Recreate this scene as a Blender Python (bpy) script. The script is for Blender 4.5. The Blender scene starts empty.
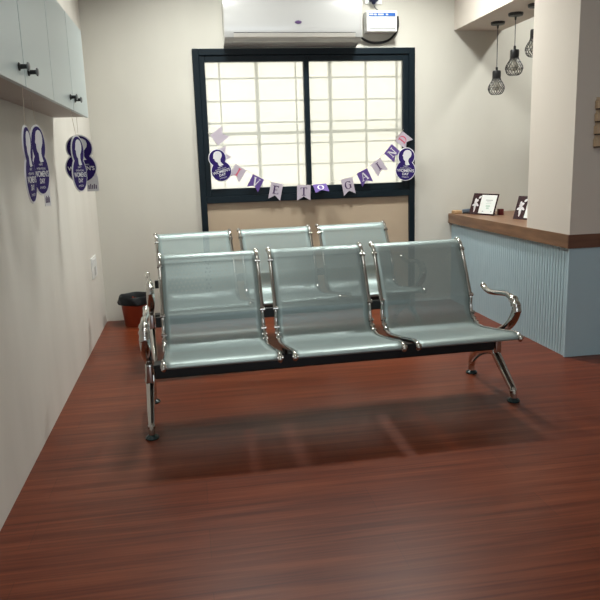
import bpy, bmesh, math, random
from mathutils import Vector, Matrix
random.seed(4)
S = bpy.context.scene
COL = S.collection
PI = math.pi

# ------------------------------------------------------------------ camera, world, light, exposure
f_px, pitch, yaw, roll, h = 675.56, -0.2008, 0.1571, -0.0321, 1.2317
cy, sy, cp, sp = math.cos(yaw), math.sin(yaw), math.cos(pitch), math.sin(pitch)
Fv = Vector((sy * cp, cy * cp, sp)); R0 = Vector((cy, -sy, 0)); U0 = R0.cross(Fv)
Rv = math.cos(roll) * R0 + math.sin(roll) * U0
Uv = -math.sin(roll) * R0 + math.cos(roll) * U0
cd = bpy.data.cameras.new('camera'); cam = bpy.data.objects.new('camera', cd); COL.objects.link(cam)
cd.sensor_width = 36; cd.sensor_fit = 'HORIZONTAL'; cd.lens = f_px / 600 * 36; cd.clip_start = 0.02
M = Matrix((Rv, Uv, -Fv)).transposed().to_4x4(); M.translation = (0, 0, h)
cam.matrix_world = M
S.camera = cam

w = bpy.data.worlds.new('overcast_sky'); S.world = w; w.use_nodes = True
bg = w.node_tree.nodes['Background']
bg.inputs[0].default_value = (0.93, 0.97, 1.0, 1); bg.inputs[1].default_value = 1.8

def sun(name, rot, energy, col):
    l = bpy.data.lights.new(name, 'SUN'); l.energy = energy; l.color = col; l.angle = 0.05
    o = bpy.data.objects.new(name, l); COL.objects.link(o); o.rotation_euler = rot; return o
sun('sun', (math.radians(38), 0, 0), 3.6, (1, .985, .96))

def downlight(name, x, y, z, power, r=.09, spread=170, col=(1, .94, .85)):
    l = bpy.data.lights.new(name, 'AREA'); l.shape = 'DISK'; l.size = r * 2; l.energy = power; l.color = col
    l.spread = math.radians(spread)
    o = bpy.data.objects.new(name, l); COL.objects.link(o); o.location = (x, y, z); return o
LAMP = (.985, 1, .95)
downlight('ceiling_lamp_or_fill', 1.58, 4.76, 2.94, 38, .13, 140, LAMP)
downlight('ceiling_lamp_or_fill', 3.18, 4.8, 2.94, 21, .07, 150, LAMP)
downlight('ceiling_lamp_or_fill', .25, 4.70, 2.94, 32, .20, 140, LAMP)
downlight('ceiling_lamp_or_fill', .35, 2.0, 2.94, 16, .35, 175, LAMP)  # added broad fill to lift the left wall and foreground
downlight('ceiling_lamp_or_fill', .9, -.8, 2.94, 16, .4, 175, LAMP)  # added fill from the viewer's side, oversized to keep its shadows soft
# added cool fill from behind the viewpoint for camera-facing surfaces; no entrance is built
dl = bpy.data.lights.new('viewer_side_fill', 'AREA'); dl.shape = 'RECTANGLE'; dl.size = 2.4; dl.size_y = 2.1; dl.energy = 62; dl.color = (.82, .92, 1)
do = bpy.data.objects.new('viewer_side_fill', dl); COL.objects.link(do); do.location = (1.2, -4.5, 1.25); do.rotation_euler = (PI / 2, 0, 0)
pl = bpy.data.lights.new('window_portal', 'AREA'); pl.shape = 'RECTANGLE'; pl.size = 1.62; pl.size_y = 1.0
pl.cycles.is_portal = True
po = bpy.data.objects.new('window_portal', pl); COL.objects.link(po); po.location = (1.0, 5.72, 1.53); po.rotation_euler = (-PI / 2, 0, 0)

S.view_settings.view_transform = 'Standard'
S.view_settings.look = 'None'
S.view_settings.gamma = 1
S.view_settings.use_curve_mapping = False
S.view_settings.exposure = -0.02

# ------------------------------------------------------------------ dimensions
XL, D = -.7236, 5.608
XC, YC = 2.215, 3.7013
XW0, XW1, ZW0, ZW1 = .0968, 1.905, .9256, 2.1236
CEIL = 2.96
ZB = 2.256

# ------------------------------------------------------------------ materials
def nt(name):
    m = bpy.data.materials.new(name); m.use_nodes = True
    return m, m.node_tree.nodes, m.node_tree.links, m.node_tree.nodes['Principled BSDF']
def mat(name, col, rough=.5, metal=0., spec=.5, coat=0.):
    m, n, l, b = nt(name)
    b.inputs['Base Color'].default_value = (*col, 1); b.inputs['Roughness'].default_value = rough
    b.inputs['Metallic'].default_value = metal; b.inputs['Specular IOR Level'].default_value = spec
    b.inputs['Coat Weight'].default_value = coat
    return m
def noisy(name, c1, c2, scale, rough=.5, stretch=(1, 1, 1), metal=0., bump=0., detail=6., spec=.5, lo=.3, hi=.7):
    m, n, l, b = nt(name)
    tc = n.new('ShaderNodeTexCoord'); mp = n.new('ShaderNodeMapping'); mp.inputs['Scale'].default_value = stretch
    no = n.new('ShaderNodeTexNoise'); no.inputs['Scale'].default_value = scale; no.inputs['Detail'].default_value = detail
    cr = n.new('ShaderNodeValToRGB')
    cr.color_ramp.elements[0].color = (*c1, 1); cr.color_ramp.elements[1].color = (*c2, 1)
    cr.color_ramp.elements[0].position = lo; cr.color_ramp.elements[1].position = hi
    l.new(tc.outputs['Object'], mp.inputs[0]); l.new(mp.outputs[0], no.inputs['Vector'])
    l.new(no.outputs['Fac'], cr.inputs[0]); l.new(cr.outputs[0], b.inputs['Base Color'])
    b.inputs['Roughness'].default_value = rough; b.inputs['Metallic'].default_value = metal
    b.inputs['Specular IOR Level'].default_value = spec
    if bump:
        bp = n.new('ShaderNodeBump'); bp.inputs['Strength'].default_value = bump; bp.inputs['Distance'].default_value = .002
        l.new(no.outputs['Fac'], bp.inputs['Height']); l.new(bp.outputs[0], b.inputs['Normal'])
    return m

def floor_mat():
    m, n, l, b = nt('wood_vinyl')
    tc = n.new('ShaderNodeTexCoord')
    def noise(sc, stretch, det):
        mp = n.new('ShaderNodeMapping'); mp.inputs['Scale'].default_value = stretch
        no = n.new('ShaderNodeTexNoise'); no.inputs['Scale'].default_value = sc; no.inputs['Detail'].default_value = det
        l.new(tc.outputs['Object'], mp.inputs[0]); l.new(mp.outputs[0], no.inputs['Vector']); return no
    a = noise(3.5, (.35, 8, 1), 6); fine = noise(9, (.3, 10, 1), 6); big = noise(1.1, (.6, 1.6, 1), 2)
    cr = n.new('ShaderNodeValToRGB'); e = cr.color_ramp.elements
    e[0].position = .38; e[0].color = (.088, .0150, .0046, 1); e[1].position = .64; e[1].color = (.19, .047, .018, 1)
    x = e.new(.5); x.color = (.13, .027, .0092, 1)
    mx = n.new('ShaderNodeMath'); mx.operation = 'MULTIPLY_ADD'; mx.inputs[1].default_value = .6
    ad = n.new('ShaderNodeMath'); ad.operation = 'MULTIPLY'; ad.inputs[1].default_value = .4
    l.new(fine.outputs['Fac'], ad.inputs[0]); l.new(a.outputs['Fac'], mx.inputs[0]); l.new(ad.outputs[0], mx.inputs[2])
    l.new(mx.outputs[0], cr.inputs[0])
    br = n.new('ShaderNodeTexBrick'); br.inputs['Scale'].default_value = 1
    br.inputs['Brick Width'].default_value = 1.2; br.inputs['Row Height'].default_value = .18
    br.inputs['Mortar Size'].default_value = .0016; br.inputs['Color1'].default_value = (.86, .86, .86, 1)
    br.inputs['Color2'].default_value = (1.08, 1.08, 1.08, 1); br.inputs['Mortar'].default_value = (.6, .6, .6, 1)
    l.new(tc.outputs['Object'], br.inputs['Vector'])
    mm = n.new('ShaderNodeMix'); mm.data_type = 'RGBA'; mm.blend_type = 'MULTIPLY'; mm.inputs['Factor'].default_value = .6
    l.new(cr.outputs[0], mm.inputs['A']); l.new(br.outputs['Color'], mm.inputs['B'])
    l.new(mm.outputs['Result'], b.inputs['Base Color'])
    rr = n.new('ShaderNodeMapRange'); rr.inputs['To Min'].default_value = .30; rr.inputs['To Max'].default_value = .42
    l.new(big.outputs['Fac'], rr.inputs['Value']); l.new(rr.outputs[0], b.inputs['Roughness'])
    b.inputs['Specular IOR Level'].default_value = .24
    bp = n.new('ShaderNodeBump'); bp.inputs['Strength'].default_value = .12; bp.inputs['Distance'].default_value = .001
    l.new(fine.outputs['Fac'], bp.inputs['Height']); l.new(bp.outputs[0], b.inputs['Normal'])
    return m

def perforated(name, col, x_half, v0, v1):
    """painted steel sheet, rows of round holes; UV in metres (u across, v along the sheet)"""
    m, n, l, b = nt(name)
    b.inputs['Base Color'].default_value = (*col, 1); b.inputs['Metallic'].default_value = .5
    b.inputs['Roughness'].default_value = .43
    uv = n.new('ShaderNodeUVMap'); sx = n.new('ShaderNodeSeparateXYZ'); l.new(uv.outputs[0], sx.inputs[0])
    def math_(op, a, bb=None):
        k = n.new('ShaderNodeMath'); k.operation = op
        for i, q in enumerate((a, bb)):
            if q is None: continue
            if isinstance(q, (int, float)): k.inputs[i].default_value = q
            else: l.new(q, k.inputs[i])
        return k.outputs[0]
    P = .0068
    v = math_('DIVIDE', sx.outputs['Y'], P * .866)
    row = math_('FLOOR', v)
    off = math_('MULTIPLY', math_('MODULO', row, 2), .5)
    u = math_('ADD', math_('DIVIDE', sx.outputs['X'], P), off)
    du = math_('MULTIPLY', math_('SUBTRACT', math_('FRACT', math_('ADD', u, 400)), .5), P)
    dv = math_('MULTIPLY', math_('SUBTRACT', math_('FRACT', v), .5), P * .866)
    r = math_('SQRT', math_('ADD', math_('MULTIPLY', du, du), math_('MULTIPLY', dv, dv)))
    hole = math_('LESS_THAN', r, .0016)
    inx = math_('LESS_THAN', math_('ABSOLUTE', sx.outputs['X']), x_half)
    iv = math_('MULTIPLY', math_('GREATER_THAN', sx.outputs['Y'], v0), math_('LESS_THAN', sx.outputs['Y'], v1))
    msk = math_('MULTIPLY', hole, math_('MULTIPLY', inx, iv))
    tr = n.new('ShaderNodeBsdfTransparent'); mix = n.new('ShaderNodeMixShader')
    l.new(msk, mix.inputs[0]); l.new(b.outputs[0], mix.inputs[1]); l.new(tr.outputs[0], mix.inputs[2])
    l.new(mix.outputs[0], n['Material Output'].inputs['Surface'])
    return m

def frosted():
    m, n, l, b = nt('frosted_film')
    tr = n.new('ShaderNodeBsdfTransparent'); tr.inputs[0].default_value = (.96, .96, .95, 1)
    tl = n.new('ShaderNodeBsdfTranslucent'); tl.inputs[0].default_value = (.95, .95, .88, 1)
    gl = n.new('ShaderNodeBsdfGlossy'); gl.inputs['Roughness'].default_value = .25
    m1 = n.new('ShaderNodeMixShader'); m1.inputs[0].default_value = .35
    m2 = n.new('ShaderNodeMixShader'); m2.inputs[0].default_value = .03
    l.new(tr.outputs[0], m1.inputs[1]); l.new(tl.outputs[0], m1.inputs[2])
    l.new(m1.outputs[0], m2.inputs[1]); l.new(gl.outputs[0], m2.inputs[2])
    l.new(m2.outputs[0], n['Material Output'].inputs['Surface'])
    return m

MT = dict(
    wall=noisy('cream_wall_paint', (.545, .53, .475), (.60, .585, .525), 2.2, .75, (1, 1, .5), spec=.25),
    left=noisy('scuffed_wall_paint_lit', (.62, .595, .54), (.68, .655, .60), 2.6, .6, (1, 1.6, .35), spec=.3, lo=.25, hi=.6),  # same paint as wall plus scuffs, its colour lightened to stand in for light
    ceil=mat('white_ceiling_paint', (.74, .72, .68), .8),
    beam=mat('beam_paint', (.60, .55, .49), .75, spec=.25),
    floor=floor_mat(),
    navy=mat('navy_aluminium', (.003, .009, .014), .4, .0, .22),
    panel=noisy('beige_board', (.42, .33, .235), (.48, .385, .28), 1.5, .6),
    glass=frosted(),
    grille=mat('grille_paint', (.10, .12, .11), .6),
    outside=noisy('cream_render', (.80, .775, .705), (.86, .835, .765), 1.2, .9),
    blue=noisy('blue_grey_laminate', (.37, .51, .57), (.40, .54, .60), 1.2, .42),
    wood=noisy('brown_wood_laminate', (.115, .058, .031), (.22, .120, .066), 7, .42, (5, .5, 5), lo=.3, hi=.75),
    wood_x=noisy('brown_wood_laminate_end', (.10, .040, .024), (.17, .078, .045), 7, .42, (.6, 5, 5), lo=.3, hi=.75),
    cab=mat('grey_green_laminate', (.47, .55, .56), .30),
    cabunder=mat('cabinet_carcass_laminate', (.44, .38, .34), .5),
    gap=mat('dark_gap', (.015, .015, .015), .8),
    black=mat('black_metal', (.008, .008, .009), .4),
    blackp=mat('black_plastic', (.006, .007, .008), .45, 0, .3),
    rubber=mat('dark_rubber', (.012, .03, .032), .25),
    chrome=mat('chrome', (.52, .51, .49), .10, 1.),
    gunmetal=mat('grey_metal', (.20, .21, .22), .35, .8),
    steel=perforated('perforated_steel', (.305, .375, .370), .217, .035, .92),
    steelp=mat('silver_steel', (.52, .58, .58), .34, .7),
    white=mat('white_plastic', (.72, .73, .72), .3),
    acw=mat('air_conditioner_shaded_white', (.38, .38, .375), .2, coat=.4),  # white casing greyed: the shade on its face is put into the colour
    acg=mat('air_conditioner_flap', (.46, .44, .41), .35),
    blueband=mat('blue_label', (.02, .10, .36), .35),
    purple=mat('purple_print', (.026, .014, .115), .8, 0, .12),
    paper=mat('white_card', (.66, .66, .68), .8, 0, .15),
    lilac=mat('lilac_card', (.47, .42, .49), .6),
    flagp=mat('purple_card', (.095, .05, .235), .55),
    ink=mat('dark_purple_ink', (.06, .025, .10), .5),
    pink=mat('pink_ink', (.55, .09, .16), .5),
    thread=mat('pale_thread', (.62, .55, .46), .8),
    maroon=mat('maroon_print', (.028, .005, .009), .25),
    page=mat('white_page', (.74, .77, .75), .4),
    printg=mat('pale_green_print', (.42, .55, .47), .5),
    printk=mat('grey_print', (.33, .34, .35), .5),
    red=mat('red_card', (.12, .008, .012), .4),
    tan=mat('tan_wood', (.42, .26, .13), .6),
    bluegrey=mat('blue_grey_plastic', (.10, .13, .17), .4),
    bin=mat('orange_red_plastic', (.26, .042, .016), .42),
    bag=mat('black_bin_bag', (.005, .006, .008), .55, 0, .3),
    peg=mat('dark_brown_wood', (.06, .035, .02), .5),
    rack=mat('pale_wood', (.55, .41, .27), .6),
    wire=mat('black_cage_wire', (.03, .03, .03), .4),
    brass=mat('warm_bulb_glass', (.30, .28, .23), .15),
)

# ------------------------------------------------------------------ mesh builder
class MB:
    def __init__(s): s.b = bmesh.new()
    def box(s, x0, x1, y0, y1, z0, z1, bev=0., seg=2):
        r = bmesh.ops.create_cube(s.b, size=1)
        for v in r['verts']:
            v.co = Vector(((x0 + x1) / 2 + v.co.x * (x1 - x0), (y0 + y1) / 2 + v.co.y * (y1 - y0), (z0 + z1) / 2 + v.co.z * (z1 - z0)))
        if bev:
            es = list({e for v in r['verts'] for e in v.link_edges})
            bmesh.ops.bevel(s.b, geom=es, offset=bev, segments=seg, affect='EDGES', profile=.6)
        return s
    def tube(s, pts, rad, n=10, flat=1., side=None, cap=True, closed=False):
        """sweep along pts; rad number or list; flat scales the cross-section along 'side'"""
        pts = [Vector(p) for p in pts]; N = len(pts)
        rad = [rad] * N if isinstance(rad, (int, float)) else rad
        rings = []
        up = None
        for i, p in enumerate(pts):
            if closed: t = pts[(i + 1) % N] - pts[i - 1]
            else: t = pts[min(i + 1, N - 1)] - pts[max(i - 1, 0)]
            t.normalize()
            if side is not None: a = Vector(side) - t * t.dot(Vector(side))
            elif up is None:
                a = t.orthogonal()
            else: a = up - t * t.dot(up)
            a.normalize(); up = a; c = t.cross(a)
            rings.append([s.b.verts.new(p + (a * math.cos(k * 2 * PI / n) * flat + c * math.sin(k * 2 * PI / n)) * rad[i]) for k in range(n)])
        M_ = N if closed else N - 1
        for i in range(M_):
            A, B = rings[i], rings[(i + 1) % N]
            for k in range(n): s.b.faces.new((A[k], A[(k + 1) % n], B[(k + 1) % n], B[k]))
        if cap and not closed:
            s.b.faces.new(rings[0][::-1]); s.b.faces.new(rings[-1])
        return s
    def lathe(s, prof, c=(0, 0, 0), n=24, axis='z'):
        rings = []
        for r, z in prof:
            ring = []
            for k in range(n):
                a = k * 2 * PI / n; x, y = r * math.cos(a), r * math.sin(a)
                p = (x, y, z) if axis == 'z' else ((z, x, y) if axis == 'x' else (x, z, y))
                ring.append(s.b.verts.new(Vector(p) + Vector(c)))
            rings.append(ring)
        for A, B in zip(rings, rings[1:]):
            for k in range(n): s.b.faces.new((A[k], A[(k + 1) % n], B[(k + 1) % n], B[k]))
        s.b.faces.new(rings[0][::-1]); s.b.faces.new(rings[-1])
        return s
    def ball(s, c, r, sc=(1, 1, 1), seg=12):
        g = bmesh.ops.create_uvsphere(s.b, u_segments=seg, v_segments=seg // 2 + 2, radius=r)
        for v in g['verts']: v.co = Vector((v.co.x * sc[0], v.co.y * sc[1], v.co.z * sc[2])) + Vector(c)
        return s
    def prism(s, pts2, d0, d1, axis='y'):
        """polygon extruded along axis: pts2 are (x,z) for y, (y,z) for x, (x,y) for z"""
        def P3(p, d):
            return {'y': (p[0], d, p[1]), 'x': (d, p[0], p[1]), 'z': (p[0], p[1], d)}[axis]
        A = [s.b.verts.new(P3(p, d0)) for p in pts2]; B = [s.b.verts.new(P3(p, d1)) for p in pts2]
        n = len(A)
        s.b.faces.new(A); s.b.faces.new(B[::-1])
        for k in range(n): s.b.faces.new((A[k], B[k], B[(k + 1) % n], A[(k + 1) % n]))
        return s
    def build(s, name, m, parent=None, smooth=False, angle=40, loc=None):
        bmesh.ops.recalc_face_normals(s.b, faces=s.b.faces[:])
        me = bpy.data.meshes.new(name); s.b.to_mesh(me); s.b.free()
        me.materials.append(m)
        if smooth:
            me.shade_smooth()
            try: me.set_sharp_from_angle(angle=math.radians(angle))
            except Exception: pass
        o = bpy.data.objects.new(name, me); COL.objects.link(o)
        if parent is not None: o.parent = parent
        if loc is not None: o.location = loc
        return o

def tag(o, label=None, cat=None, group=None, kind=None):
    for k, v in (('label', label), ('category', cat), ('group', group), ('kind', kind)):
        if v: o[k] = v
    return o
def thing(name, label, cat, loc=(0, 0, 0), rz=0, group=None, kind=None):
    o = bpy.data.objects.new(name, None); COL.objects.link(o); o.empty_display_size = .05
    o.location = loc; o.rotation_euler = (0, 0, rz)
    return tag(o, label, cat, group, kind)
def struct(name, mb, m, smooth=False, parent=None):
    o = mb.build(name, m, parent, smooth)
    if parent is None: o['kind'] = 'structure'
    return o
def copy_tree(o, parent=None):
    c = o.copy(); COL.objects.link(c); c.parent = parent
    for ch in list(o.children): copy_tree(ch, c)
    return c
def smooth_path(pts, per=6, closed=False):
    pts = [Vector(p) for p in pts]; out = []
    n = len(pts)
    for i in range(n - 1):
        p0, p1, p2, p3 = pts[max(i - 1, 0)], pts[i], pts[i + 1], pts[min(i + 2, n - 1)]
        for k in range(per):
            t = k / per
            out.append(.5 * ((2 * p1) + (p2 - p0) * t + (2 * p0 - 5 * p1 + 4 * p2 - p3) * t * t + (3 * p1 - p0 - 3 * p2 + p3) * t ** 3))
    out.append(pts[-1]); return out
def text_obj(name, s, size, m, parent, loc, rot=(PI / 2, 0, 0), bold=0.):
    cu = bpy.data.curves.new('lettering_curve', 'FONT'); cu.body = s; cu.size = size; cu.align_x = 'CENTER'; cu.align_y = 'CENTER'
    cu.offset = bold
    t = bpy.data.objects.new('lettering_curve', cu); COL.objects.link(t)
    dg = bpy.context.evaluated_depsgraph_get(); dg.update()
    me = bpy.data.meshes.new_from_object(t.evaluated_get(dg))
    bpy.data.objects.remove(t); me.materials.clear(); me.materials.append(m)
    o = bpy.data.objects.new(name, me); COL.objects.link(o); o.parent = parent; o.location = loc; o.rotation_euler = rot
    return o

# ------------------------------------------------------------------ room shell
X1, Y0, T = 4.2, -4.6, .16
struct('floor', MB().box(XL - T, X1 + T, Y0 - T, D + T, -.12, 0), MT['floor'])
struct('ceiling', MB().box(XL - T, X1 + T, Y0 - T, D + T, CEIL, CEIL + .14), MT['ceil'])
struct('wall_left', MB().box(XL - T, XL, Y0 - T, D + T, 0, CEIL), MT['left'])
struct('wall_right', MB().box(X1, X1 + T, Y0 - T, D + T, 0, CEIL), MT['wall'])
struct('wall_front', MB().box(XL, X1, Y0 - T, Y0, 0, CEIL), MT['wall'])
struct('wall_back', MB().box(XL, XW0, D, D + T, 0, CEIL).box(XW1, X1, D, D + T, 0, CEIL).box(XW0, XW1, D, D + T, ZW1, CEIL), MT['wall'])
# dropped beam over the counter, pillar under it
struct('ceiling_beam', MB().box(2.246, 2.665, YC, D, ZB, CEIL), MT['beam'])
struct('pillar', MB().box(2.2224, 2.69, YC + .002, 4.227, .759, CEIL), MT['beam'])

# window with its board below
win = thing('window_1', None, None, (0, D, 0), kind='structure')
fr = MB()
fw = .05
fr.box(XW0, XW0 + fw, -.022, .06, 0, ZW1, .004).box(XW1 - fw, XW1, -.022, .06, 0, ZW1, .004)
fr.box(XW0 + fw, XW1 - fw, -.022, .06, ZW1 - fw, ZW1, .004).box(XW0 + fw, XW1 - fw, -.022, .06, ZW0, ZW0 + .055, .004)
fr.box(XW0 + fw, XW1 - fw, -.022, .06, 0, .06, .004)
fr.build('window_frame', MT['navy'], win)
for (a, b) in ((XW0 + fw, .998), (.998, XW1 - fw)):
    sa = MB(); i0 = .044 if a < .5 else .022; i1 = .022 if a < .5 else .05
    z0, z1 = ZW0 + .055, ZW1 - fw
    sa.box(a, a + i0, -.010, .045, z0, z1, .003).box(b - i1, b, -.010, .045, z0, z1, .003)
    sa.box(a + i0, b - i1, -.010, .045, z1 - .048, z1, .003).box(a + i0, b - i1, -.010, .045, z0, z0 + .060, .003)
    so = sa.build('window_sash', MT['navy'], win)
    MB().box(a + i0 - .005, b - i1 + .005, .02, .0215, z0 + .055, z1 - .043).build('window_pane', MT['glass'], so)
MB().box(XW0 + fw, XW1 - fw, .005, .04, .06, ZW0).build('lower_panel', MT['panel'], win)
# guard grille and crossbars outside the glass
gr = MB()
yy = .15
for x, r in ((.309, .006), (.611, .014), (.935, .006), (1.223, .014), (1.53, .008), (1.80, .007)):
    gr.box(x - r, x + r, yy - .01, yy + .01, .9, 2.15)
for z, r in ((1.917, .0065), (1.738, .0065), (1.565, .007), (1.479, .013), (1.391, .006), (1.217, .006)):
    gr.box(.1, 1.92, yy - .006, yy + .006, z - r, z + r)
gr.build('window_grille', MT['grille'], win)
# neighbouring wall seen through the frosted panes
struct('outside_wall', MB().box(-2.5, 5.5, D + 2.2, D + 2.4, -.1, 4.2), MT['outside'])
struct('outside_ground', MB().box(-2.5, 5.5, D + T + .05, D + 2.2, -.2, -.1), MT['outside'])

# ------------------------------------------------------------------ reception counter
ct = thing('reception_counter', 'pale blue-grey reception counter with ribbed front under the brown top', 'counter', (XC, YC, 0))
CH = .675
b = MB(); b.box(.030, .50, .014, D - YC - .002, .02, CH)
b.build('cabinet_body', MT['blue'], ct)
fl = MB()
n_fl = 58; y0_, y1_ = .012, D - YC - .004; pch = (y1_ - y0_) / n_fl
prof = []
for i in range(n_fl):
    ya = y0_ + i * pch
    prof += [(.030, ya), (.030, ya + .004)]
    for k in range(7):
        a = PI * k / 6
        prof.append((.030 - .0045 * math.sin(a) ** .8, ya + .004 + (pch - .006) * (1 - math.cos(a)) / 2))
prof += [(.030, y1_), (.034, y1_), (.034, y0_)]
# drop duplicate neighbours
pp = []
for p in prof:
    if not pp or (Vector(p) - Vector(pp[-1])).length > 1e-4: pp.append(p)
fl.prism(pp, .0, CH, 'z')
fl.build('fluted_front', MT['blue'], ct, True, 35)
MB().box(.014, .62, .008, .026, .0, CH, .002).build('end_panel', MT['blue'], ct)
top = thing('countertop', 'dark brown wooden top along the ribbed blue-grey counter', 'countertop', (XC, YC, CH))
MB().box(0, .62, .006, D - YC - .002, .001, .084, .003).build('top_board', MT['wood'], top)
MB().box(.0008, .62, .0, .006, .001, .084, .001).build('end_edging', MT['wood_x'], top)

# ------------------------------------------------------------------ wall cabinets on the left wall
XF = -.5309; ZC0, ZC1 = 1.522, 1.983
def wall_cabinet(y0, label):
    c = thing('wall_cabinet', label, 'cabinet', (XL, y0, ZC0), group='wall cabinets')
    L = 1.026; dp = XF - XL
    MB().box(.001, dp - .02, .001, L - .001, 0, ZC1 - ZC0, .001).build('carcass', MT['cabunder'], c)
    for j in range(2):
        a = j * L / 2 + (.0045 if j else .0015); e = (j + 1) * L / 2 - (.0015 if j else .0045)
        d = MB().box(dp - .0185, dp, a, e, -.004, ZC1 - ZC0, .0015).build('door', MT['cab'], c)
        hy = L / 2 - .085 if j == 0 else L / 2 + .055
        hz = .052
        k = MB().lathe([(.004, 0), (.013, .001), (.014, .004), (.008, .008), (.0075, .027), (.009, .029)], (dp, hy, hz), 14, 'x')
        kn = k.build('handle', MT['black'], d, True)
        MB().lathe([(.003, .027), (.014, .029), (.015, .033), (.010, .036)], (dp, hy, hz), 14, 'x').build('handle_cap', MT['gunmetal'], d, True)
    return c
wall_cabinet(2.051, 'grey-green wall cabinet cut off by the photo edge, nearer of the two')
wall_cabinet(3.081, 'grey-green wall cabinet farther along, its two black knobs close together')

# ------------------------------------------------------------------ benches
PROF = [(.300, .752), (.306, .768), (.296, .779), (.276, .779), (.252, .766), (.236, .745), (.228, .727), (.181, .645), (.142, .568), (.112, .508), (.102, .488), (.100, .440), (.082, .393),
        (.029, .358), (-.030, .349), (-.085, .353), (-.200, .370), (-.300, .387), (-.365, .399), (-.405, .404), (-.432, .401), (-.446, .393), (-.448, .385), (-.440, .379)]
PATH = smooth_path([(0, y, z) for y, z in PROF], 5)
W, GAP = .83, .0592
SW = (2 * W - 2 * GAP) / 3
def seat_shell(parent, xc):
    hw = SW / 2 - .006
    bm = bmesh.new(); uvl = bm.loops.layers.uv.new('UVMap')
    arc = [0]
    for a, c in zip(PATH, PATH[1:]): arc.append(arc[-1] + (c - a).length)
    N = len(PATH); xs = [-hw, -hw + .03, 0, hw - .03, hw]
    th = .0016
    sides = []
    for sgn in (1, -1):
        g = []
        for i, p in enumerate(PATH):
            t = PATH[min(i + 1, N - 1)] - PATH[max(i - 1, 0)]; t.normalize()
            nrm = Vector((0, -t.z, t.y)) * th / 2 * sgn
            g.append([(bm.verts.new((xc + x, p.y + nrm.y, p.z + nrm.z)), x, arc[i]) for x in xs])
        sides.append(g)
    def face(q, flip):
        q = q[::-1] if flip else q
        fc = bm.faces.new([v[0] for v in q])
        for lp, v in zip(fc.loops, q): lp[uvl].uv = (v[1], v[2])
        fc.smooth = True
    for si, g in enumerate(sides):
        for i in range(N - 1):
            for k in range(len(xs) - 1): face([g[i][k], g[i][k + 1], g[i + 1][k + 1], g[i + 1][k]], si == 1)
    A, Bk = sides
    for i in range(N - 1):
        face([A[i][0], A[i + 1][0], Bk[i + 1][0], Bk[i][0]], False); face([A[i][-1], A[i + 1][-1], Bk[i + 1][-1], Bk[i][-1]], True)
    for k in range(len(xs) - 1):
        face([A[0][k], A[0][k + 1], Bk[0][k + 1], Bk[0][k]], True); face([A[-1][k], A[-1][k + 1], Bk[-1][k + 1], Bk[-1][k]], False)
    bmesh.ops.recalc_face_normals(bm, faces=bm.faces[:])
    me = bpy.data.meshes.new('seat_shell'); bm.to_mesh(me); bm.free(); me.materials.append(MT['steel'])
    o = bpy.data.objects.new('seat_shell', me); COL.objects.link(o); o.parent = parent
    FR = [Vector((0, p.y, p.z)) for p in PATH[12:-5]]
    for s in (-1, 1):
        x = xc + s * (SW / 2 - .0045)
        m = MB(); m.tube([(x, p.y - .002, p.z - .002) for p in FR], .0115, 10, .9, (1, 0, 0))
        # end collars and clamp bolts on the chrome rail
        m.ball((x, FR[0].y, FR[0].z - .002), .0145); m.ball((x, FR[-1].y, FR[-1].z - .003), .0115)
        m.build('side_rail', MT['chrome'], o, True)
        for (yy_, zz_) in ((.232, .732), (.104, .497), (.083, .402), (.066, .375), (.036, .358), (-.440, .391)):
            MB().tube([(x - .013, yy_ - .005, zz_), (x + .013, yy_ - .005, zz_)], .010, 10).build('rail_bolt', MT['chrome'], o, True)
    return o
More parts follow.
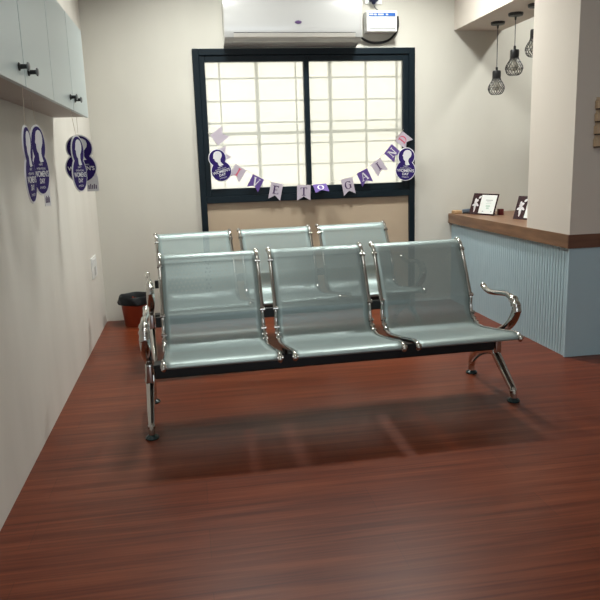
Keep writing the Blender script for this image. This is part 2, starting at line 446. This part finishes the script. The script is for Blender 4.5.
def bench(label, loc, rz):
    B = thing('waiting_bench', label, 'bench', loc, rz, 'steel waiting benches')
    MB().box(-.880, .880, -.088, -.010, .228, .300, .006).build('beam', MT['blackp'], B)
    for k in (-1, 0, 1): seat_shell(B, k * (SW + GAP))
    # brackets holding each seat on the beam
    for k in (-1, 0, 1):
        for s in (-1, 1):
            x = k * (SW + GAP) + s * (SW / 2 - .02)
            MB().prism([(-.115, .346), (.03, .346), (.0, .30), (-.095, .30)], x - .006, x + .006, 'x').build('seat_bracket', MT['blackp'], B)
    # black link blocks between neighbouring backs, and one at each outer side
    for x in (-(SW + GAP) / 2, (SW + GAP) / 2):
        lb = MB().box(x - GAP / 2 + .003, x + GAP / 2 - .003, .094, .124, .452, .500, .004).build('link_block', MT['blackp'], B)
    MB().box(-W - .032, -W - .006, .094, .124, .440, .492, .004).build('link_block', MT['blackp'], B)
    for s in (-1, 1):
        x = s * .905
        lg = MB()
        fp = smooth_path([(x, .01, .232), (x, -.050, .202), (x, -.134, .142), (x, -.210, .088), (x, -.246, .060), (x, -.258, .018)], 5)
        n = len(fp)
        lg.tube(fp, [.033 - .013 * (i / (n - 1)) for i in range(n)], 12, .72, (1, 0, 0))
        rp = smooth_path([(x, -.06, .222), (x, .045, .200), (x, .140, .160), (x, .212, .108), (x, .240, .064), (x, .238, .018)], 5)
        lg.tube(rp, [.034 - .012 * (i / (n - 1)) for i in range(n)], 12, .72, (1, 0, 0))
        lg.box(x - .018, x + .018, -.085, -.005, .205, .305, .010, 3)
        lg.ball((x, -.250, .055), .021, (.9, 1, 1)); lg.ball((x, .234, .062), .019, (.9, 1, 1))
        leg = lg.build('leg_frame', MT['chrome'], B, True)
        for yf in (-.258, .238):
            MB().lathe([(.004, .0), (.031, .0), (.033, .006), (.028, .013), (.012, .022), (.004, .024)], (x, yf, 0), 20).build('foot_pad', MT['rubber'], leg, True)
        ap = smooth_path([(x, -.03, .290), (x, -.085, .330), (x, -.150, .362), (x, -.208, .402), (x, -.248, .452), (x, -.256, .490), (x, -.224, .524), (x, -.160, .540), (x, -.085, .533), (x, .020, .520), (x, .080, .526), (x, .112, .540)], 5)
        n = len(ap); rad = []
        for i in range(n):
            u = i / (n - 1)
            rad.append(.014 + .008 * math.sin(PI * min(1, u / .62)) if u < .62 else .0135)
        ar = MB().tube(ap, rad, 12, 1.15, (1, 0, 0))
        for q, rr in (((x, -.258, .474), .0225), ((x, -.250, .503), .0225), ((x, -.226, .526), .0215), ((x, .112, .540), .0148)):
            ar.ball(q, rr, (1.15, 1, 1))
        ar.build('armrest', MT['chrome'], B, True)
    return B
bench('front perforated-steel three-seat waiting bench with chrome armrests, nearest the viewer', (.6629, 3.3023, 0), .0266)
bench('rear perforated-steel three-seat waiting bench behind the front one, below the window', (.6109, 4.4984, 0), .0905)

# ------------------------------------------------------------------ air conditioner, stabiliser, cable, plug
ac = thing('air_conditioner', 'white split air conditioner mounted above the dark-framed window', 'air conditioner', (.345, D, 2.13))
L = 1.065
pr = [(0, .002), (-.165, .024), (-.196, .046), (-.205, .075), (-.212, .12), (-.215, .20), (-.212, .28), (-.195, .325), (-.15, .338), (0, .338)]
body = MB().prism(pr, .012, L - .012, 'x').build('casing', MT['acw'], ac, True, 30)
pe = [(0, .0), (-.167, .021), (-.199, .044), (-.208, .075), (-.215, .12), (-.218, .20), (-.215, .28), (-.197, .328), (-.15, .341), (0, .341)]
for a in (0, L - .014): MB().prism(pe, a, a + .014, 'x').build('end_cap', MT['acw'], ac, True, 30)
MB().prism([(-.150, .020), (-.199, .046), (-.209, .072), (-.206, .074), (-.193, .05), (-.150, .0225)], .07, L - .05, 'x').build('louvre_flap', MT['acg'], ac, True)
MB().box(.07, L - .05, -.2075, -.200, .0745, .079).build('louvre_seam', MT['gap'], ac)
lo = MB(); lo.lathe([(.001, 0), (.027, 0), (.027, .003), (.001, .003)], (0, 0, 0), 24, 'y')
for v in lo.b.verts: v.co.z *= .42
o = lo.build('oval_badge', MT['ink'], ac, True); o.location = (.565, -.2175, .15)

stb = thing('voltage_stabilizer', 'small white voltage stabilizer box with a blue label strip on the wall', 'stabilizer', (1.605, D, 2.23))
MB().box(-.128, .124, -.10, 0, 0, .16, .010, 3).build('casing', MT['white'], stb, True)
MB().box(-.108, .108, -.1025, -.0995, .116, .142).build('blue_label_strip', MT['blueband'], stb)
MB().box(-.108, .108, -.1015, -.0995, .020, .025).build('lower_groove', MT['gunmetal'], stb)
for a, q in ((-.104, .03), (-.068, .022), (-.035, .045), (.03, .018)):
    MB().box(a, a + q, -.1032, -.1022, .124, .135).build('label_mark', MT['white'], stb)
cb = MB().tube(smooth_path([(1.418, D - .05, 2.222), (1.455, D - .03, 2.195), (1.53, D - .016, 2.165), (1.62, D - .014, 2.163), (1.69, D - .014, 2.185), (1.735, D - .014, 2.225), (1.752, D - .02, 2.262), (1.757, D - .03, 2.30), (1.752, D - .032, 2.36)], 5), .0095, 8).build('power_cable', MT['blackp'], None, True)
tag(cb, 'thick black cable looping from the air conditioner under the white stabilizer box', 'cable')
pg = thing('power_plug', 'navy plug with thin cord above the white stabilizer box', 'plug', (1.555, D, 2.48))
MB().box(-.032, .032, -.060, -.0125, -.012, .05, .008, 3).lathe([(.012, -.030), (.020, -.012), (.022, 0)], (0, -.035, 0), 12).build('plug_body', mat('navy_plastic', (.012, .016, .05), .4), pg, True)
MB().tube(smooth_path([(0, -.035, -.028), (.004, -.04, -.05), (.018, -.045, -.068), (.035, -.045, -.082)], 4), .004, 8).build('cord', MT['gunmetal'], pg, True)
so = MB().box(1.49, 1.63, D - .012, D, 2.455, 2.60, .004).build('socket_plate', MT['white'])
tag(so, 'white wall socket plate behind the navy plug above the stabilizer', 'socket')

# ------------------------------------------------------------------ pendants
def pendant(x, y, zb_top, label):
    """caged bulb pendant; zb_top is the height of the top of the black socket cap"""
    p = thing('pendant_lamp', label, 'pendant lamp', (x, y, ZB), 0, 'caged pendant lamps')
    q = zb_top - ZB
    MB().lathe([(.004, 0), (.054, 0), (.055, -.006), (.051, -.020), (.008, -.026), (.006, -.045), (.003, -.05)], n=24).build('canopy', MT['black'], p, True)
    MB().tube([(0, 0, -.03), (0, 0, q + .01)], .0035, 8).build('cord', MT['gunmetal'], p, True)
    MB().lathe([(.004, q + .03), (.009, q + .026), (.010, q + .003), (.030, q), (.033, q - .008), (.033, q - .055), (.030, q - .062), (.004, q - .063)], n=20).build('socket_cap', MT['black'], p, True)
    prof = [(.031, q - .055), (.036, q - .072), (.049, q - .092), (.060, q - .114), (.064, q - .132), (.060, q - .152), (.050, q - .170), (.036, q - .180)]
    pf = smooth_path([(r, 0, z) for r, z in prof], 3)
    cg = MB()
    nn = 18
    for k in range(nn):
        for tw in (1, -1):
            cg.tube([(v.x * math.cos(2 * PI * k / nn + tw * 1.1 * i / len(pf)), v.x * math.sin(2 * PI * k / nn + tw * 1.1 * i / len(pf)), v.z) for i, v in enumerate(pf)], .0015, 4)
    for r, z in (prof[0], prof[-1], prof[4]):
        cg.tube([(r * math.cos(a * PI / 12), r * math.sin(a * PI / 12), z) for a in range(24)], .0017, 5, closed=True)
    cg.build('wire_cage', MT['wire'], p)
    MB().lathe([(.003, q - .060), (.014, q - .062), (.016, q - .08), (.028, q - .105), (.030, q - .122), (.022, q - .143), (.003, q - .15)], n=16).build('bulb', MT['brass'], p, True)
    return p
pendant(2.468, 5.267, 1.893, 'lowest-hanging caged bulb pendant, nearest the back wall under the beam')
pendant(2.455, 4.946, 2.000, 'middle caged bulb pendant of the three, fully visible below the beam')
pendant(2.462, 4.662, 2.090, 'highest caged bulb pendant, half hidden behind the pillar edge')

# ------------------------------------------------------------------ figure-eight cut-outs
def arc_pts(cx, cz, r, a0, a1, n): return [(cx + r * math.cos(a0 + (a1 - a0) * k / n), cz + r * math.sin(a0 + (a1 - a0) * k / n)) for k in range(n + 1)]
def eight_outline(ru, zu, rl, zl, n=26):
    d = zu - zl
    x = (d * d + rl * rl - ru * ru) / (2 * d); hh = math.sqrt(max(rl * rl - x * x, 0)); zi = zl + x
    al = math.atan2(zi - zl, hh); au = math.atan2(zi - zu, hh)
    up = arc_pts(0, zu, ru, au, PI - au, n)          # right intersection over the top to the left one
    lw = arc_pts(0, zl, rl, PI - al, 2 * PI + al, n)
    return up + lw[1:-1]
HEAD = [(-.010, -.072), (-.012, -.046), (-.026, -.036), (-.032, -.022), (-.031, -.010), (-.041, -.004), (-.034, .010), (-.030, .026), (-.018, .040), (.002, .046),
        (.022, .043), (.038, .032), (.044, .014), (.040, -.004), (.030, -.016), (.020, -.026), (.016, -.046), (.026, -.066), (.034, -.076), (.0, -.080)]
def figure_eight(loc, rx, rz, tilt, label, cord=None, tag_slip=False, scale=1., off=(0, 0)):
    """local frame: disc faces -y, origin at mid height"""
    e = thing('figure_eight_sign', label, 'sign', loc, 0, 'purple figure-eight signs')
    e.rotation_euler = (rx, tilt, rz)
    s = scale
    sc = lambda pts: [(x * s, z * s) for x, z in pts]
    MB().prism(sc(eight_outline(.077, .060, .090, -.053)), .0, .004).build('backing_card', MT['paper'], e)
    MB().prism(sc(eight_outline(.070, .060, .083, -.053)), -.0012, .0).build('purple_face', MT['purple'], e)
    sil = MB().prism(sc([(x * .95 + .002, z * 1.02 + .070) for x, z in HEAD]), -.0022, -.0012).build('woman_silhouette', MT['paper'], e)
    for tx, z, sz, bo in (('HAPPY', -.020, .014, 0), ('INTERNATIONAL', -.036, .0125, 0), ("WOMEN'S", -.058, .033, .0006), ('DAY', -.086, .028, .0006), ('8 MARCH', -.112, .0145, 0)):
        text_obj('lettering', tx, sz * s, MT['paper'], e, (0, -.0018, z * s), bold=bo)
    if cord:
        (dx, dy, dz), = [cord]
        MB().tube([(0, .002, .135 * s), (dx, dy, dz)], .0011, 6).build('hanging_thread', MT['thread'], e)
    if tag_slip:
        t_ = MB().box(.022, .088, .005, .0065, -.185, -.095).build('paper_slip', MT['paper'], e)
        for a in range(5): MB().box(.030 + .010 * a, .036 + .010 * a, .0042, .005, -.172, -.150 + .006 * (a % 2)).build('slip_mark', MT['ink'], t_)
    return e
# taped on the window frame
figure_eight((.262, D - .056, 1.232), 0, 0, math.radians(-14), 'tilted purple figure-eight sign with a woman silhouette, against the lower corner of the window', scale=.94)
figure_eight((1.815, D - .056, 1.192), 0, 0, math.radians(4), 'upright purple figure-eight sign at the bunting end, overlapping the window frame', scale=.98)
# hung by threads from the wall cabinets
def hung(x, y, zc, rz, zt, label, slip=False, scale=.98, dx=0, dy=0):
    c, s_ = math.cos(rz), math.sin(rz)
    return figure_eight((x, y, zc), 0, rz, 0, label, (c * dx + s_ * dy, -s_ * dx + c * dy, zt - zc), slip, scale)
hung(-.549, 2.575, 1.257, math.radians(91), ZC0, 'purple figure-eight sign hanging nearest, edge-on under the first cabinet', dx=.005, dy=-.01)
hung(-.570, 2.86, 1.275, math.radians(81), ZC0, 'purple figure-eight sign hanging just behind the nearest one, paper slip under it', True, dx=-.005, dy=-.02)
hung(-.520, 3.52, 1.262, math.radians(76), ZC0, 'narrow edge-on purple figure-eight sign hanging in front of the face-on one', dx=-.018, dy=0)
hung(-.590, 4.06, 1.292, math.radians(10), ZC0, 'face-on purple figure-eight sign hanging farthest, below the cabinet end', True, scale=.96)

# ------------------------------------------------------------------ bunting
def letter_polys(ch):
    """serif capitals in a unit box, centre 0: list of polygons"""
    bar = lambda x0, x1, z0, z1: [(x0, z0), (x1, z0), (x1, z1), (x0, z1)]
    def stroke(xa, za, xb, zb, wd):
        return [(xa - wd / 2, za), (xa + wd / 2, za), (xb + wd / 2, zb), (xb - wd / 2, zb)]
    def ring(a0, a1, rx=.42, rz=.5, wd=.17, n=16, cx=0.):
        return [[(cx + rx * math.cos(t0), rz * math.sin(t0)), (cx + rx * math.cos(t1), rz * math.sin(t1)),
                 (cx + (rx - wd) * math.cos(t1), (rz - wd * .45) * math.sin(t1)), (cx + (rx - wd) * math.cos(t0), (rz - wd * .45) * math.sin(t0))]
                for t0, t1 in [(a0 + (a1 - a0) * k / n, a0 + (a1 - a0) * (k + 1) / n) for k in range(n)]]
    s = .07
    if ch == 'I': return [bar(-.09, .09, -.5 + s, .5 - s), bar(-.22, .22, .5 - s, .5), bar(-.22, .22, -.5, -.5 + s)]
    if ch == 'V': return [stroke(.0, -.5, -.30, .5 - s, .18), stroke(.02, -.5, .30, .5 - s, .09), bar(-.46, -.12, .5 - s, .5), bar(.14, .46, .5 - s, .5)]
    if ch == 'E': return [bar(-.30, -.12, -.5, .5), bar(-.12, .32, .5 - s, .5), bar(-.12, .36, -.5, -.5 + s), bar(-.12, .16, -.04, .04), bar(.24, .32, .3, .5 - s), bar(.28, .36, -.5 + s, -.28), bar(-.40, -.30, .5 - s, .5), bar(-.40, -.30, -.5, -.5 + s)]
    if ch == 'T': return [bar(-.09, .09, -.5 + s, .5 - s), bar(-.42, .42, .5 - s, .5), bar(-.42, -.34, .26, .5 - s), bar(.34, .42, .26, .5 - s), bar(-.22, .22, -.5, -.5 + s)]
    if ch == 'O': return ring(0, 2 * PI, n=24)
    if ch == 'G': return ring(.75, 2 * PI - .35, n=20) + [bar(.22, .40, -.40, .02), bar(.10, .46, .0, .06), bar(.28, .36, .22, .48)]
    if ch == 'A': return [stroke(-.34, -.5 + s, -.02, .5, .09), stroke(.34, -.5 + s, .0, .5, .18), bar(-.22, .22, -.16, -.09), bar(-.48, -.20, -.5, -.5 + s), bar(.16, .50, -.5, -.5 + s)]
    if ch == 'N': return [bar(-.34, -.25, -.5 + s, .5 - s), bar(.25, .34, -.5, .5 - s), stroke(.26, -.5, -.30, .5, .19), bar(-.46, -.20, .5 - s, .5), bar(.16, .46, .5 - s, .5), bar(-.44, -.16, -.5, -.5 + s)]
    if ch == 'D': return [bar(-.30, -.12, -.5 + s, .5 - s), bar(-.42, -.05, .5 - s, .5), bar(-.42, -.05, -.5, -.5 + s)] + ring(-PI / 2, PI / 2, .44, .5, .17, 14, -.05)
    return []
bunt = thing('bunting', 'string of lilac and purple pennant flags spelling words across the window', 'bunting', (1.0, D - .045, 1.05))
# each flag: top edge ends, height, letter, card, ink (metres in the plane of the window)
FL = [((.201, 1.467), (.257, 1.385), (.322, 1.488), None, 'lilac', 'ink', 0), ((.222, 1.335), (.258, 1.250), (.342, 1.312), 'G', 'lilac', 'ink', 0),
      ((.395, 1.235), (.473, 1.183), (.390, 1.116), 'I', 'lilac', 'pink', 0), ((.529, 1.152), (.617, 1.103), (.525, 1.036), 'V', 'flagp', 'paper', 0),
      ((.681, 1.082), (.766, 1.063), (.695, .947), 'E', 'lilac', 'ink', 0), ((.887, 1.050), (1.000, 1.046), (.946, .929), 'T', 'lilac', 'ink', 0),
      ((1.018, 1.048), (1.132, 1.055), (1.078, .935), 'O', 'flagp', 'paper', 60), ((1.257, 1.081), (1.354, 1.099), (1.329, .963), 'G', 'lilac', 'ink', 0),
      ((1.396, 1.128), (1.477, 1.165), (1.477, 1.041), 'A', 'flagp', 'paper', 0), ((1.513, 1.195), (1.591, 1.247), (1.615, 1.125), 'I', 'lilac', 'ink', 0),
      ((1.632, 1.285), (1.694, 1.355), (1.734, 1.236), 'N', 'flagp', 'paper', 0), ((1.728, 1.389), (1.783, 1.461), (1.840, 1.346), 'D', 'lilac', 'pink', 0)]
spts = [(.185, 1.49)]
for k, (A, Bp, Cp, ch, card, ink, bend) in enumerate(FL):
    A, Bp, Cp = Vector(A), Vector(Bp), Vector(Cp)
    spts += [tuple(A), tuple(Bp)]
    if (Bp - A).cross(Cp - A) > 0: A, Bp = Bp, A
    mid = (A + Bp) / 2; wd = (Bp - A).length; ht = (Cp - mid).length
    xax = (Bp - A).normalized(); ang = math.atan2(xax.y, xax.x)
    wd2 = max(wd, .100)
    H = max(ht, .105)
    fm = MB().prism([(-wd2 / 2, 0), (wd2 / 2, 0), (wd2 / 2, -H - .008), (0, -H + .026), (-wd2 / 2, -H - .008)], 0, .0012)
    fo = fm.build('flag', MT[card], bunt)
    yo = -.003 * (k % 2) + (.014 if k in (1, 11) else 0)
    fo.location = (mid.x - 1.0, yo, mid.y - 1.05)
    fo.rotation_euler = (Matrix.Rotation(-ang, 3, 'Y') @ Matrix.Rotation(math.radians(-bend), 3, 'X')).to_euler()
    if ch:
        lm = MB(); sz = .066
        for poly in letter_polys(ch): lm.prism([(x * sz, z * sz - H * .44) for x, z in poly], -.0010, -.0002)
        lm.build('letter', MT[ink], fo)
spts.append((1.80, 1.475))
MB().tube([(x - 1.0, .004, z - 1.05) for x, z in spts], .0014, 6).build('string', MT['thread'], bunt)

# ------------------------------------------------------------------ things on the counter
ZT = CH + .0843
def sign_holder(bx, by, label):
    dx, dy = .095, -.295
    rz = math.atan2(dy, dx)          # local +x runs along the base; face looks to -y
    c = thing('sign_holder', label, 'sign holder', (bx, by, ZT), rz, 'maroon sign holders')
    Wd, Hh = .295, .180; lean = math.radians(18)
    T_ = bpy.data.objects.new
    bd = MB().box(0, Wd, 0, .006, 0, Hh, .002).build('board', MT['maroon'], c); bd.rotation_euler = (-lean, 0, 0); bd.location = (0, .0, .0012)
    pg_ = MB().box(.108, .283, -.0012, 0, .012, Hh - .012, .0005).build('page', MT['page'], bd)
    for (x0, x1, z0, z1, m_) in ((.165, .245, .122, .128, 'printk'), (.180, .232, .110, .113, 'printk'), (.172, .238, .096, .099, 'printg'), (.180, .228, .070, .082, 'printg'), (.190, .220, .052, .064, 'printg'), (.150, .165, .026, .034, 'printk'), (.250, .262, .026, .036, 'printk')):
        MB().box(x0, x1, -.0018, -.0012, z0, z1).build('print', MT[m_], pg_)
    def petal(cx, cz, r1, r2, a):
        return [(cx + r1 * math.cos(t) * math.cos(a) - r2 * math.sin(t) * math.sin(a), cz + r1 * math.cos(t) * math.sin(a) + r2 * math.sin(t) * math.cos(a)) for t in [k * PI / 6 for k in range(12)]]
    fl_ = MB()
    for q in (petal(.052, .070, .030, .012, 1.5), petal(.040, .083, .024, .010, .4), petal(.070, .085, .026, .010, 2.6), petal(.055, .045, .026, .008, 1.5), petal(.055, .112, .026, .013, .5), (petal(.045, .118, .02, .011, 1.6)), petal(.088, .146, .018, .009, .6)):
        fl_.prism(q, -.0014, .0)
    fl_.build('flower_print', MT['paper'], bd)
    MB().prism([(.006, .002), (.075, .002), (.075, .005), (.045, .08), (.040, .08), (.010, .006)], .06, Wd - .06, 'x').build('prop_stand', MT['maroon'], c)
    return c
sign_holder(2.330, 5.440, 'maroon sign holder with white page, fully visible near the back wall')
sign_holder(2.425, 4.835, 'maroon sign holder partly hidden by the pillar edge')
rb = MB().box(2.490, 2.530, 5.20, 5.24, ZT, ZT + .05, .004).build('small_box', MT['red']); tag(rb, 'small dark red box behind the fully visible sign holder', 'box')
tb = MB().box(2.235, 2.300, 5.51, 5.585, ZT, ZT + .026, .005).build('wooden_block', MT['tan']); tag(tb, 'small tan block on the counter corner against the back wall', 'block')
st = thing('stapler', 'small dark blue-grey stapler-like object between tan block and sign holder', 'stapler', (2.35, 5.49, ZT), -.5)
MB().box(-.05, .06, -.016, .016, 0, .010, .003).build('base', MT['blackp'], st)
up = MB().box(-.05, .06, -.014, .014, .006, .036, .007, 3).build('upper_arm', MT['bluegrey'], st, True); up.rotation_euler = (0, -.08, 0); up.location = (0, 0, .005)

# ------------------------------------------------------------------ bin, switch socket, wall rack
bn = thing('waste_bin', 'orange-red bin with black liner in the corner by the left wall', 'bin', (-.462, 5.42, 0))
MB().lathe([(.02, 0), (.096, 0), (.100, .006), (.122, .200), (.128, .206), (.128, .212), (.118, .212), (.096, .012), (.02, .010)], n=32).build('bucket', MT['bin'], bn, True)
lb = MB(); n = 40
rings = []
for r, z, wv in ((.112, .150, 0), (.117, .232, .003), (.128, .243, .004), (.136, .232, .005), (.137, .205, .006), (.142, .188, .008), (.134, .176, .007)):
    rings.append([lb.b.verts.new(((r + wv * math.sin(7 * k * 2 * PI / n + z * 60)) * math.cos(k * 2 * PI / n), (r + wv * math.sin(7 * k * 2 * PI / n + z * 60)) * math.sin(k * 2 * PI / n), z + .5 * wv * math.sin(5 * k * 2 * PI / n))) for k in range(n)])
for A, Bq in zip(rings, rings[1:]):
    for k in range(n): lb.b.faces.new((A[k], A[(k + 1) % n], Bq[(k + 1) % n], Bq[k]))
lb.build('bin_liner', MT['bag'], bn, True, 60)

sw = thing('wall_socket', 'white wall socket plate low on the left wall near the corner', 'socket', (XL, 5.12, .525))
MB().box(0, .010, -.115, .115, -.075, .075, .003).build('plate', MT['white'], sw)
for a in (-.055, .0, .055): MB().box(.009, .015, a - .02, a + .02, .015, .06, .002).build('switch', MT['white'], sw)
MB().box(.009, .013, -.035, .035, -.062, .0, .002).build('outlet', mat('outlet_grey', (.45, .45, .43), .4), sw)

rk = thing('wall_rack', 'pale wooden rack with four dark-edged pockets on the pillar face', 'rack', (2.335, YC, 1.26))
MB().box(.012, .26, -.010, .0, .0, .285, .002).build('back_panel', MT['rack'], rk)
for k in range(4):
    z = .005 + k * .071
    pk = MB().box(.012, .26, -.034, -.010, z + .004, z + .040, .003).build('pocket', MT['rack'], rk)
    MB().box(.004, .26, -.038, -.010, z - .004, z + .004, .001).build('pocket_ledge', MT['peg'], pk)
    MB().box(.005, .012, -.036, -.001, z + .003, z + .048, .002).build('pocket_end', MT['rack'], pk)
